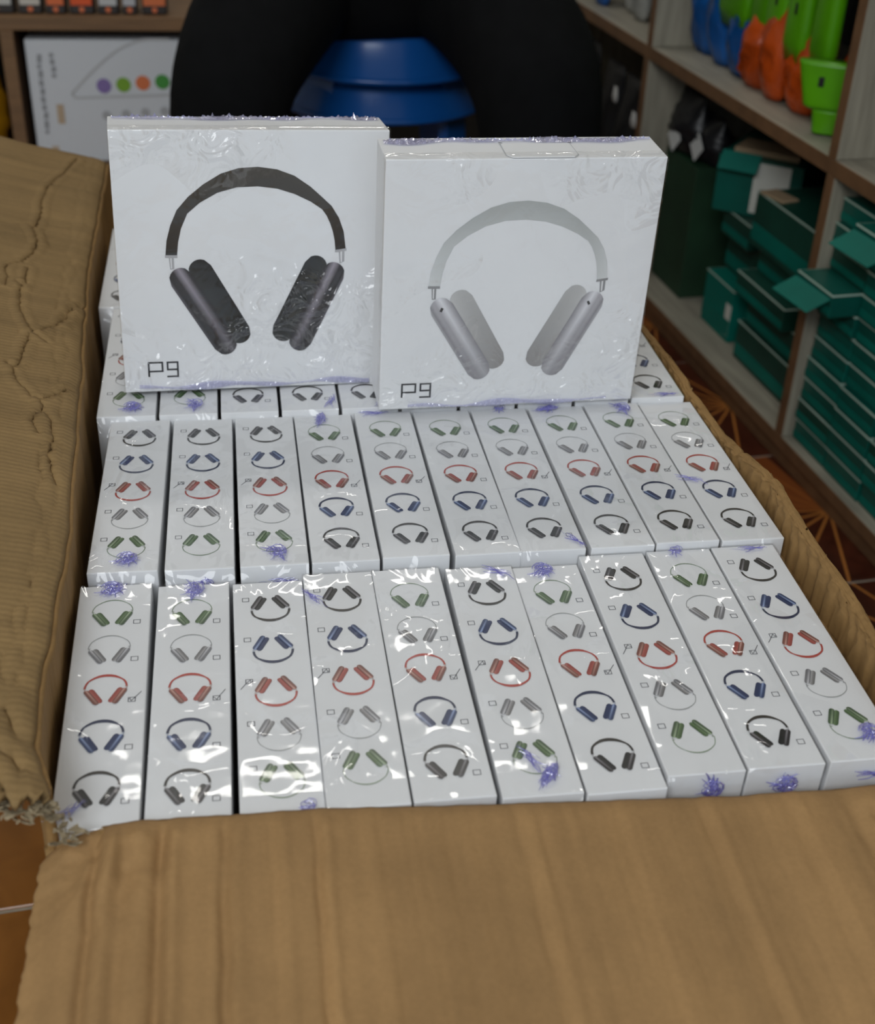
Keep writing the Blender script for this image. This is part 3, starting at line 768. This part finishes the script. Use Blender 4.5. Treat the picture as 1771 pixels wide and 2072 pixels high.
# teal boxes
M_TEAL = mat('teal_card', (.0, .105, .078), .42, noise=.35, nscale=10, bump=.05, bscale=30, coat=.2)
M_TEAL2 = mat('teal_card_light', (.0, .155, .115), .55, noise=.25, nscale=10, spec=.25)
M_TEALD = mat('teal_card_dark', (.004, .062, .040), .5, noise=.4, nscale=9)
M_LIGHT = mat('box_edge_highlight', (.40, .52, .44), .5)
M_LABEL = mat('white_label', (.62, .62, .56), .6, noise=.1, nscale=40)


def teal_box(t, s, z, dt, ds, dz, label, group, m=None, rz=0, lid=True, labelpatch=None, rot=None):
    o = obj('teal_box', box_me('teal_box', dt, ds, dz, .0008, m or M_TEAL), None, sp(t+dt/2, s, z), rot or (0, 0, SR+rz)); tag(o, label, 'box', group)
    if lid:
        obj('lid_edge_highlight', box_me('lid_edge_highlight', dt+.0012, ds+.0012, .0022, .0003, M_LIGHT), o, (0, 0, dz-.0024))  # pale slab paints the highlight along the top edge of the box
        obj('front_tab', box_me('front_tab', .001, ds*.98, dz*.30, .0002, M_TEAL2), o, (-dt/2-.0004, 0, dz*.12))
    if labelpatch:
        sx0, w_, z0, h_ = labelpatch
        lb = obj('white_sticker', box_me('white_sticker', .0006, w_, h_, 0, M_LABEL), o, (-dt/2-.0005, sx0, z0))
    return o


rr = random.Random(9)
CNAMES = ['nearest the partition', 'second from the partition', 'third from the partition', 'fourth from the partition']
RN = ['bottom', 'second', 'third', 'fourth', 'fifth', 'sixth', 'seventh', 'eighth', 'ninth', 'tenth', 'topmost']
PITCH = .0306
for c in range(4):
    for k in range(11):
        if c == 0 and k == 7: dtp = -.040
        elif c == 1 and k == 10: dtp = -.030
        else: dtp = rr.uniform(-.003, .004)
        s = -.3625-.0875*c+rr.uniform(-.001, .001)
        tb = teal_box(.016+dtp, s, .0415+k*PITCH, .18, .0845, PITCH-.0006,
                      f'teal box {RN[k]} from below in the stack {CNAMES[c]}', 'teal boxes stacked in the near compartment', m=[M_TEAL, M_TEAL, M_TEALD, M_TEAL][rr.randrange(4)], rz=0 if dtp > -.02 else .02)
        if dtp < -.02:
            fl = obj('open_flap', box_me('open_flap', .035, .08, .0012, .0003, M_TEAL2), tb, (-.18/2-.017, 0, .016)); fl.rotation_euler = (0, -.42, .05)
            f2 = obj('torn_liner', box_me('torn_liner', .012, .03, .0014, .0003, M_LABEL), tb, (-.18/2-.008, .01, .005)); f2.rotation_euler = (0, -.5, .3)
# messy boxes in the far compartment
ZB = .0415
G2 = 'teal boxes heaped in the far compartment'
teal_box(.045, -.165, ZB, .2, .20, .060, 'long dark teal box at the bottom of the heap beside the partition', G2, M_TEALD)
teal_box(.05, -.17, ZB+.0605, .2, .19, .045, 'dark teal box second from the bottom beside the partition', G2, M_TEALD)
teal_box(.03, -.14, ZB+.106, .2, .15, .035, 'teal box with a short light tab in the middle of the heap', G2, M_TEALD)
teal_box(.055, -.16, ZB+.1415, .2, .17, .040, 'dark teal box below the torn box in the heap', G2, M_TEALD)
teal_box(.04, -.15, ZB+.182, .2, .17, .078, 'tall dark green box at the top right of the heap', G2, M_TEALD)
teal_box(.055, .03, ZB, .17, .10, .085, 'bright teal box standing upright at the bottom of the heap', G2, M_TEAL2, labelpatch=(-.04, .018, .01, .05))
teal_box(.085, .03, ZB+.0855, .17, .11, .065, 'dark teal box above the bright upright teal box', G2, M_TEALD)
teal_box(.06, .02, ZB+.151, .17, .09, .040, 'narrow teal box under the open box with a white sticker', G2, M_TEALD)
ob = teal_box(.050, .085, ZB+.1915, .20, .13, .085, 'large open teal box with a white sticker on its front', G2, M_TEAL, lid=False, rz=.80, labelpatch=(-.020, .055, .006, .076))
for nm, lo, ro in (('open_flap', (-.108, .03, .080), (0, -.9, 0)),):
    q = obj(nm, box_me('flap_teal', .03, .06, .0015, .0003, M_TEAL2), ob, lo); q.rotation_euler = ro
q = obj('inner_tray', box_me('inner_tray', .06, .10, .008, .001, mat('kraft', (.35, .25, .15), .8)), ob, (-.05, .0, .0855))
teal_box(.05, .222, ZB, .2, .125, .22, 'tall dark green box at the left end of the far compartment', G2, mat('dark_green', (.012, .05, .02), .6, noise=.5, nscale=12), lid=False)
lo_ = obj('paper_slip', box_me('paper_slip', .03, .05, .004, .001, mat('kraft', (.35, .25, .15), .8)), None, sp(.0555, -.10, ZB+.2600), (0, 0, SR+.2)); tag(lo_, 'small brown paper slip on top of the dark green box', 'paper')


def pouch_me(name, w, h, d, seed, m, top=.35, wav=1.0, nu=22, nv=18):
    """puffy plastic pouch: flat seal on top, full belly"""
    f = rng_noise(seed, 12, 3, 14); V, Fc = [], []
    for j in range(nv):
        t = j/(nv-1); full = math.sin(PI*min(1, (t*.96+.03)))**.45*(1-.75*max(0, (t-top)/(1-top))**2)
        wd = w/2*(.80+.2*math.sin(PI*min(1, t*1.3)))*(1 if t > .06 else .75+t*4)
        for i in range(nu):
            a = 6.283*i/nu; bump = 1+.22*wav*float(f(math.cos(a)*3+2*t, math.sin(a)*3+t*5))
            V.append((d/2*full*math.sin(a)*bump, wd*math.cos(a)*(1+.05*wav*float(f(a, t*6))), h*t))
    for j in range(nv-1):
        for i in range(nu): Fc.append((j*nu+i, j*nu+(i+1) % nu, (j+1)*nu+(i+1) % nu, (j+1)*nu+i))
    Fc.append(tuple(range(nu))[::-1]); Fc.append(tuple((nv-1)*nu+i for i in range(nu)))
    return pymesh(name, V, Fc, m, True)


M_BLUE = mat('blue_plastic', (.012, .13, .46), .25, noise=.6, nscale=22, bump=1.0, bscale=32, stretch=(1, 1, .5))
M_ORNG = mat('orange_plastic', (.62, .085, .008), .3, noise=.5, nscale=22, bump=1.0, bscale=32, stretch=(1, 1, .5))
M_GREEN = mat('green_plastic', (.11, .42, .004), .32, noise=.35, nscale=9, bump=.06, bscale=30)
M_BLACK = mat('black_plastic', (.008, .008, .010), .4, bump=.3, bscale=50)
ZS = .4205
for k, (t, s, w, h, d, rx, rz_) in enumerate(((.075, .245, .078, .24, .06, .05, .15), (.070, .167, .076, .23, .065, -.06, -.1), (.065, .099, .060, .16, .055, .10, .1), (.15, .18, .16, .27, .06, 0, 0))):
    o = obj('plastic_bag', pouch_me('plastic_bag', w, h, d, 40+k, M_BLUE), None, sp(t, s, ZS+.0016), (rx, 0, SR+rz_))
    tag(o, ['blue crinkled plastic bag nearest the left partition on the middle shelf', 'blue crinkled plastic bag in the middle of the blue ones', 'blue plastic bag leaning beside the orange bags', 'tall blue plastic bag behind the other blue bags'][k], 'bag', 'blue bags on the middle shelf')
for k, (t, s, w, h, d, rx, rz_) in enumerate(((.06, .035, .066, .125, .06, .08, .1), (.055, -.035, .067, .145, .055, -.05, -.15), (.06, -.105, .066, .125, .055, .05, .1), (.095, -.170, .062, .11, .05, .05, .1))):
    o = obj('plastic_bag', pouch_me('plastic_bag', w, h, d, 60+k, M_ORNG, wav=1.3), None, sp(t, s, ZS+.0016), (rx, 0, SR+rz_))
    tag(o, ['orange crinkled plastic bag beside the blue bags', 'orange plastic bag between two other orange bags', 'orange plastic bag in front of the rail beside the big green pouch', 'low orange plastic bag tucked behind the big green pouch'][k], 'bag', 'orange bags on the middle shelf')


def paddle_me(name, w, h, d, m, taper=.75):
    """long flat rounded blade hanging from its narrow top"""
    V, Fc = [], []; nv, nu = 16, 16
    for j in range(nv):
        t = j/(nv-1); z = h*t; half = w/2*(1-(1-taper)*t); e = min(1, t/.07)
        half *= (.80+.2*math.sqrt(max(0, 1-(1-e)**2))); th = d/2*(.55+.45*math.sqrt(max(0, 1-(1-e)**2)))
        for i in range(nu):
            a = 6.283*i/nu; c, s_ = math.cos(a), math.sin(a)
            V.append((th*math.copysign(abs(s_)**.7, s_), half*math.copysign(abs(c)**.45, c), z))
    for j in range(nv-1):
        for i in range(nu): Fc.append((j*nu+i, j*nu+(i+1) % nu, (j+1)*nu+(i+1) % nu, (j+1)*nu+i))
    Fc.append(tuple(range(nu))[::-1]); Fc.append(tuple((nv-1)*nu+i for i in range(nu)))
    return pymesh(name, V, Fc, m, True)


for k, (t, s, z, w, lean) in enumerate(((.050, .112, .489, .095, .0), (.055, .034, .484, .052, .0), (.05, -.024, .485, .054, .0), (.045, -.090, .486, .056, .0), (.05, -.152, .489, .052, .0), (.105, -.205, .478, .05, .0), (.05, -.262, .47, .05, .0), (.10, .19, .500, .05, .0))):
    h = .838-z-.010
    o = obj('green_pouch', paddle_me('green_pouch', w, h, .022, M_GREEN), None, sp(t, s, z), (lean*.35, 0, SR)); o['category'] = 'pouch'
    tag(o, ['wide bright green plastic pouch hanging above the blue bags', 'narrow green pouch hanging right of the wide green pouch', 'green pouch hanging above the leftmost orange bag', 'long green pouch with a dark mark hanging above the orange bags', 'green pouch hanging next to the marked one, toward the near partition', 'green pouch hanging set back behind its row near the partition', 'green pouch hanging tight against the near partition', 'green pouch hanging behind the wide bright green one'][k], 'pouch', 'green pouches hanging from the rail')
    obj('hook', box_me('hook', .003, .004, .022, .0008, MATS['steel']), o, (0, 0, h-.012))
    if k in (2, 3): obj('dark_mark', box_me('dark_mark', .0008, .006, .014, .0002, M_BLACK), o, (-.0115, -.004, .06))
# big green pouch standing on its neck at the shelf edge
o = obj('green_pouch', paddle_me('green_pouch_big', .060, .058, .030, M_GREEN, 1.5), None, sp(.040, -.205, ZS+.0320), (0, 0, SR+.95)); tag(o, 'big green plastic pouch with a dark oval mark on the shelf edge', 'pouch')
obj('dark_mark', box_me('dark_mark', .001, .007, .012, .0002, M_BLACK), o, (-.0154, .012, .030))
obj('neck', paddle_me('neck', .036, .030, .026, M_GREEN, 1.25), o, (0, -.004, -.0300))
# pale packs at the far upper left of the shelving, and a blue one
M_PALE = mat('pale_pack', (.40, .40, .37), .4, noise=.45, nscale=20, bump=.3, bscale=40)
for k, (t, s, w, h) in enumerate(((.06, .36, .05, .16), (.07, .42, .05, .20), (.06, .485, .055, .15), (.07, .55, .05, .2))):
    o = obj('plastic_bag', pouch_me('plastic_bag', w, h, .04, 80+k, M_PALE), None, sp(t, s, ZS+.0016), (0, 0, SR))
    tag(o, ['pale wrinkled pack closest to the middle partition on the far shelf', 'taller pale pack second from the middle partition', 'short pale pack third from the middle partition', 'pale pack next to the blue pack behind the person'][k], 'pack', 'pale packs on the far shelf')
o = obj('plastic_bag', pouch_me('plastic_bag', .07, .26, .05, 90, mat('blue_pack', (.02, .12, .42), .4), wav=.5), None, sp(.04, .625, ZS+.0016), (0, 0, SR)); tag(o, 'blue pack on the far shelf just behind the person', 'pack')
# black packs with white tags in the low compartments
M_WHT = mat('white_tag', (.6, .6, .58), .5)
for k, (t, s, z, w, h, tg) in enumerate(((.045, .53, ZB, .105, .30, (.01, .22, .022)), (.040, .425, ZB, .094, .30, (-.01, .26, .020)), (.05, .346, ZB, .052, .28, (.0, .235, .024)), (.05, .70, ZB, .17, .31, (0, .2, .02)))):
    o = obj('black_bag', pouch_me('black_bag', w, h, .07, 100+k, M_BLACK), None, sp(t, s, z), (0, 0, SR)); o['category'] = 'bag'
    tag(o, ['black bag with a pale loop tag in the dark far compartment', 'tall black bag with a white tag beside the partition', 'small black bag tight against the far side of the partition', 'black bag farthest back in the dark compartment'][k], 'bag', 'black bags in the dark compartment')
    if tg: obj('white_tag', pouch_me('white_tag', tg[2], .026, .006, k+7, M_WHT), o, (-.040, tg[0], tg[1]))
for k, (t, s, w, h, z) in enumerate(((.06, .245, .11, .10, ZB+.2200), (.075, .19, .09, .075, ZB+.220))):
    o = obj('black_bag', pouch_me('black_bag', w, h, .06, 110+k, M_BLACK), None, sp(t+.01, s, z+.0005), (0, 0, SR)); o['category'] = 'bag'
    tag(o, ['black pack with a white card lying on the tall dark green box', 'second black pack with a white card, nearer the open teal box'][k], 'bag', 'black packs on the dark green box')
    q = obj('white_card', box_me('white_card', .002, .04, .026, .0004, M_WHT), o, (-.034, .0, .018)); q.rotation_euler = (.5, .3, 0)

# ------------------------------------------------------------------ shelving at the back left
M_WOOD = mat('brown_wood', (.23, .125, .055), .5, noise=.35, nscale=8, stretch=(1, 12, 12), bump=.05)
bs = empty('shelf_unit', (-.2, 2.3, 0)); tag(bs, 'brown wooden shelf unit at the back left with a white printed box inside', 'shelf')


def bb(name, sx, sy_, sz, x, y, z, m=M_WOOD): return obj(name, box_me(name, sx, sy_, sz, .0008, m), bs, (x+.2, y-2.3, z))


bb('top_board', 1.15, .34, .022, -.40, 2.46, .3895)
bb('shelf_board', 1.15, .34, .02, -.40, 2.46, .145)
bb('side_panel', .018, .34, .145, .165, 2.46, 0); bb('side_panel', .018, .34, .145, -.964, 2.46, 0)
bb('side_panel', .018, .34, .2235, .165, 2.46, .1655); bb('side_panel', .018, .34, .2235, -.964, 2.46, .1655)
bb('divider', .022, .34, .2235, -.361, 2.46, .1655)
bb('back_panel', 1.15, .008, .41, -.40, 2.634, 0, M_DARK)
wb = obj('white_box', box_me('white_box', .40, .16, .205, .001, mat('white_gloss_card', (.66, .69, .73), .35)), None, (-.136, 2.385, .1665), (math.radians(0), 0, 0)); tag(wb, 'white printed box with coloured dots lying in the back left shelf', 'box')
bx0, bz0, yf = -.136, .1665, -.0808


def disc_me(name, r, m, n=20): return pymesh(name, [(r*math.cos(6.283*i/n), 0, r*math.sin(6.283*i/n)) for i in range(n)], [tuple(range(n))], m)


for k, (x, z, col) in enumerate(((-.213, .296, (.24, .17, .42)), (-.180, .298, (.20, .40, .03)), (-.147, .301, (.70, .19, .07)), (-.114, .303, (.06, .30, .05)), (-.08, .304, (.1, .2, .5)))):
    q = obj('printed_dot', disc_me('printed_dot', .0125, mat(f'dot_{k}', col, .5)), wb, (x-bx0, yf-.0003, z-bz0)); q['label'] = ['purple dot', 'lime dot', 'orange dot', 'green dot', 'blue dot'][k]
    obj('printed_icon', disc_me('printed_icon', .008, mat('grey_icon', (.42, .43, .45), .6), 8), wb, (x-bx0, yf-.0003, z-.050-bz0))
# the faint cable outline and grey vertical text columns
arc = [(-.268+.17*t, .283+.09*math.sin(min(1.57, t*1.9))) for t in np.linspace(0, 1, 24)]
q = strokes_me('printed_outline', [[(a-bx0, b-bz0) for a, b in arc], [(-.268-bx0, .283-bz0), (-.262-bx0, .276-bz0), (-.10-bx0, .281-bz0)]], .004, mat('pale_grey_ink', (.50, .51, .52), .6)); obj('printed_outline', q, wb, (0, yf-.0003, 0), (PI/2, 0, 0))
lines = []
r = random.Random(2)
for xx, z0, z1 in ((-.316, .215, .348), (-.294, .31, .35)):
    z = z1
    while z > z0:
        d = r.uniform(.006, .014); lines.append([(xx-bx0+r.uniform(-.002, .002), z-bz0), (xx-bx0, max(z0, z-d)-bz0)]); z -= d+.003
obj('text_print', strokes_me('text_print', lines, .007, mat('grey_ink', (.30, .31, .33), .6)), wb, (0, yf-.0003, 0), (PI/2, 0, 0))
for (x, z, h_) in ((-.290, .2485, .033), (-.306, .184, .018), (-.20, .181, .018)):
    obj('brown_print', strokes_me('brown_print', [[(0, h_/2), (0, -h_/2)]], .012, mat('tan_ink', (.50, .38, .26), .6)), wb, (x-bx0, yf-.0003, z-bz0), (PI/2, 0, 0))
# yellow bag beside it
o = obj('yellow_bag', pouch_me('yellow_bag', .18, .20, .09, 70, mat('yellow_plastic', (.42, .20, .004), .35, noise=.3, nscale=10)), None, (-.475, 2.37, .1666), (0, 0, PI/2)); tag(o, 'yellow plastic bag in the shelf left of the white box', 'bag')
o2 = obj('white_band', box_me('white_band', .004, .10, .02, .001, M_WHT), o, (.0, -.0, .09)); o2.location = (-.05, -.0, .09)
# packs lined up on top of the back shelf
M_PKD = mat('dark_pack', (.035, .03, .028), .4)
cols = [(.55, .55, .52), (.60, .56, .5), (.72, .16, .05), (.75, .10, .02), (.55, .55, .55), (.5, .5, .52), (.70, .18, .06)]
PN = ['pale grey', 'second pale grey', 'orange', 'bright red-orange', 'white', 'light grey', 'rightmost orange']
for k, (x0, x1) in enumerate(((-.405, -.345), (-.340, -.300), (-.296, -.262), (-.258, -.216), (-.212, -.176), (-.172, -.146), (-.140, -.096))):
    w = x1-x0-.003
    o = obj('hanging_pack', box_me('hanging_pack', w, .05, .13, .002, M_PKD), None, ((x0+x1)/2, 2.335, .4122)); o['category'] = 'pack'
    tag(o, f'dark pack with {PN[k]} label standing on the back left shelf', 'pack', 'packs on the back left shelf')
    obj('label_panel', box_me('label_panel', w*.88, .001, .108, .0003, mat(f'pack_label_{k}', cols[k], .45)), o, (0, -.0256, .0135))
    q = obj('orange_dot', disc_me('orange_dot', .0045, mat('orange_ink', (.7, .17, .06), .5), 12), o, (0, -.0257, .0070))

# ------------------------------------------------------------------ stacked blue stools
M_STOOL = mat('blue_stool_plastic', (.006, .085, .33), .26, noise=.15, nscale=5)


def lathe(name, prof, m, n=48):
    V, Fc = [], []
    for (r, z) in prof:
        for i in range(n): V.append((r*math.cos(6.2832*i/n), r*math.sin(6.2832*i/n), z))
    for j in range(len(prof)-1):
        for i in range(n): Fc.append((j*n+i, j*n+(i+1) % n, (j+1)*n+(i+1) % n, (j+1)*n+i))
    return pymesh(name, V, Fc, m, True)


def stool(z, label, legs):
    root = empty('stool', (.235, 2.05, 0)); tag(root, label, 'stool', 'stacked blue plastic stools')
    k = 1
    prof = [(.001, .075), (.10, .076), (.122, .074), (.132, .068), (.139, .050), (.150, .028), (.166, .008), (.172, .0), (.168, .0), (.147, .026), (.135, .048), (.128, .062), (.001, .066)]
    obj('seat', lathe('seat', prof, M_STOOL), root, (0, 0, z))
    obj('rim', lathe('rim', [(.172, 0), (.175, .002), (.175, .007), (.170, .009)], M_STOOL), root, (0, 0, z))
    for i in range(4):
        a = PI/4+PI/2*i; bm = bmesh.new(); top, bot = Vector((math.cos(a)*.135, math.sin(a)*.135, z+.03)), Vector((math.cos(a)*.165, math.sin(a)*.165, legs))
        V = []
        for c, (h1, h2) in ((top, (.026, .006)), (bot, (.018, .005))):
            tx = Vector((-math.sin(a), math.cos(a), 0)); nx = Vector((math.cos(a), math.sin(a), 0))
            V += [c+tx*h1+nx*h2, c-tx*h1+nx*h2, c-tx*h1-nx*h2, c+tx*h1-nx*h2]
        obj('leg', pymesh('leg', V, [(0, 1, 2, 3), (7, 6, 5, 4), (0, 4, 5, 1), (1, 5, 6, 2), (2, 6, 7, 3), (3, 7, 4, 0)], M_STOOL), root)
    return root


stool(.345, 'blue plastic stool, the lower of the two stacked', .0)
stool(.402, 'blue plastic stool on top of the stack under the person', .06)

# ------------------------------------------------------------------ the person
M_BLKC = mat('black_cloth', (.0055, .0058, .0065), .95, noise=.3, nscale=25, bump=.25, bscale=30, spec=.12)
M_SKIN = mat('skin', (.16, .075, .04), .5); M_HAIR = mat('hair', (.01, .009, .008), .7)


def skin_obj(name, pts, edges, m, root_i=0, parent=None, sub=2):
    me = bpy.data.meshes.new(name); me.from_pydata([p[:3] for p in pts], edges, [])
    o = bpy.data.objects.new(name, me); link(o, parent)
    bm = bmesh.new(); bm.from_mesh(me); lay = bm.verts.layers.skin.verify(); bm.verts.ensure_lookup_table()
    for i, p in enumerate(pts):
        s = bm.verts[i][lay]; s.radius = (p[3], p[3]); s.use_root = (i == root_i)
        if len(p) == 5: s.radius = (p[3], p[4])
    bm.to_mesh(me); bm.free(); me.materials.append(m)
    o.modifiers.new('skin', 'SKIN').use_smooth_shade = True
    q = o.modifiers.new('subdivision', 'SUBSURF'); q.levels = sub; q.render_levels = sub
    return o


PX = .215
P = [(PX, 2.06, .575, .115), (PX, 2.10, .72, .13), (PX, 2.10, .90, .14), (PX, 2.10, 1.04, .11), (PX, 2.09, 1.10, .055), (PX, 2.07, 1.16, .05),
     (PX-.085, 2.00, .565, .105), (.058, 1.865, .512, .105), (-.002, 1.715, .450, .088), (-.010, 1.70, .34, .076), (-.012, 1.72, .20, .070), (-.012, 1.735, .085, .064),
     (PX+.085, 2.00, .565, .105), (.388, 1.865, .510, .108), (.415, 1.715, .450, .098), (.415, 1.70, .34, .086), (.412, 1.72, .20, .076), (.410, 1.735, .085, .066),
     (PX-.17, 2.10, 1.02, .06), (PX-.23, 2.06, .80, .05), (PX-.12, 1.93, .70, .04),
     (PX+.17, 2.10, 1.02, .06), (PX+.23, 2.06, .80, .05), (PX+.12, 1.93, .70, .04)]
P.append((PX+.022, 1.850, .545, .135))
E_ = [(0, 24), (0, 1), (1, 2), (2, 3), (3, 4), (4, 5), (0, 6), (6, 7), (7, 8), (8, 9), (9, 10), (10, 11), (0, 12), (12, 13), (13, 14), (14, 15), (15, 16), (16, 17), (3, 18), (18, 19), (19, 20), (3, 21), (21, 22), (22, 23)]
person = skin_obj('person', P, E_, M_BLKC); tag(person, 'person in black clothes seated on blue stools behind the carton, knees apart', 'person')
# head (above the picture), shoes, hands
hp = [(PX, 2.055, 1.18, .045), (PX, 2.05, 1.25, .070, .085), (PX, 2.055, 1.32, .075, .092), (PX, 2.06, 1.375, .05, .06), (PX, 1.975, 1.275, .012), (PX, 1.955, 1.262, .010)]
skin_obj('head', hp, [(0, 1), (1, 2), (2, 3), (1, 4), (4, 5)], M_SKIN, 1, person)
skin_obj('hair', [(PX, 2.085, 1.30, .078, .08), (PX, 2.08, 1.36, .07, .075), (PX, 2.06, 1.395, .045, .05)], [(0, 1), (1, 2)], M_HAIR, 0, person)
for sgn in (-1, 1):
    bx_ = PX+sgn*.09; hpnts = [(PX+sgn*.118, 1.925, .695, .026), (bx_, 1.885, .680, .030, .018)]; ed = [(0, 1)]
    for k in range(4):
        b0 = len(hpnts); fx_ = bx_-sgn*(.028-.006*k); zz = .688-.007*k
        hpnts += [(fx_, 1.862-.004*k, zz, .0085), (fx_-sgn*.022, 1.848-.002*k, zz-.012, .0075), (fx_-sgn*.03, 1.852, zz-.028, .007)]
        ed += [(1, b0), (b0, b0+1), (b0+1, b0+2)]
    b0 = len(hpnts); hpnts += [(bx_-sgn*.012, 1.895, .705, .010), (bx_-sgn*.036, 1.885, .712, .008)]; ed += [(0, b0), (b0, b0+1)]
    skin_obj('hand', hpnts, ed, M_SKIN, 0, person)
    sxx = .199+sgn*.211
    skin_obj('shoe', [(sxx, 1.775, .042, .036, .034), (sxx, 1.70, .042, .042, .036), (sxx+sgn*.01, 1.62, .034, .040, .026), (sxx+sgn*.01, 1.58, .028, .024, .016)], [(0, 1), (1, 2), (2, 3)], M_BLACK, 0, person)
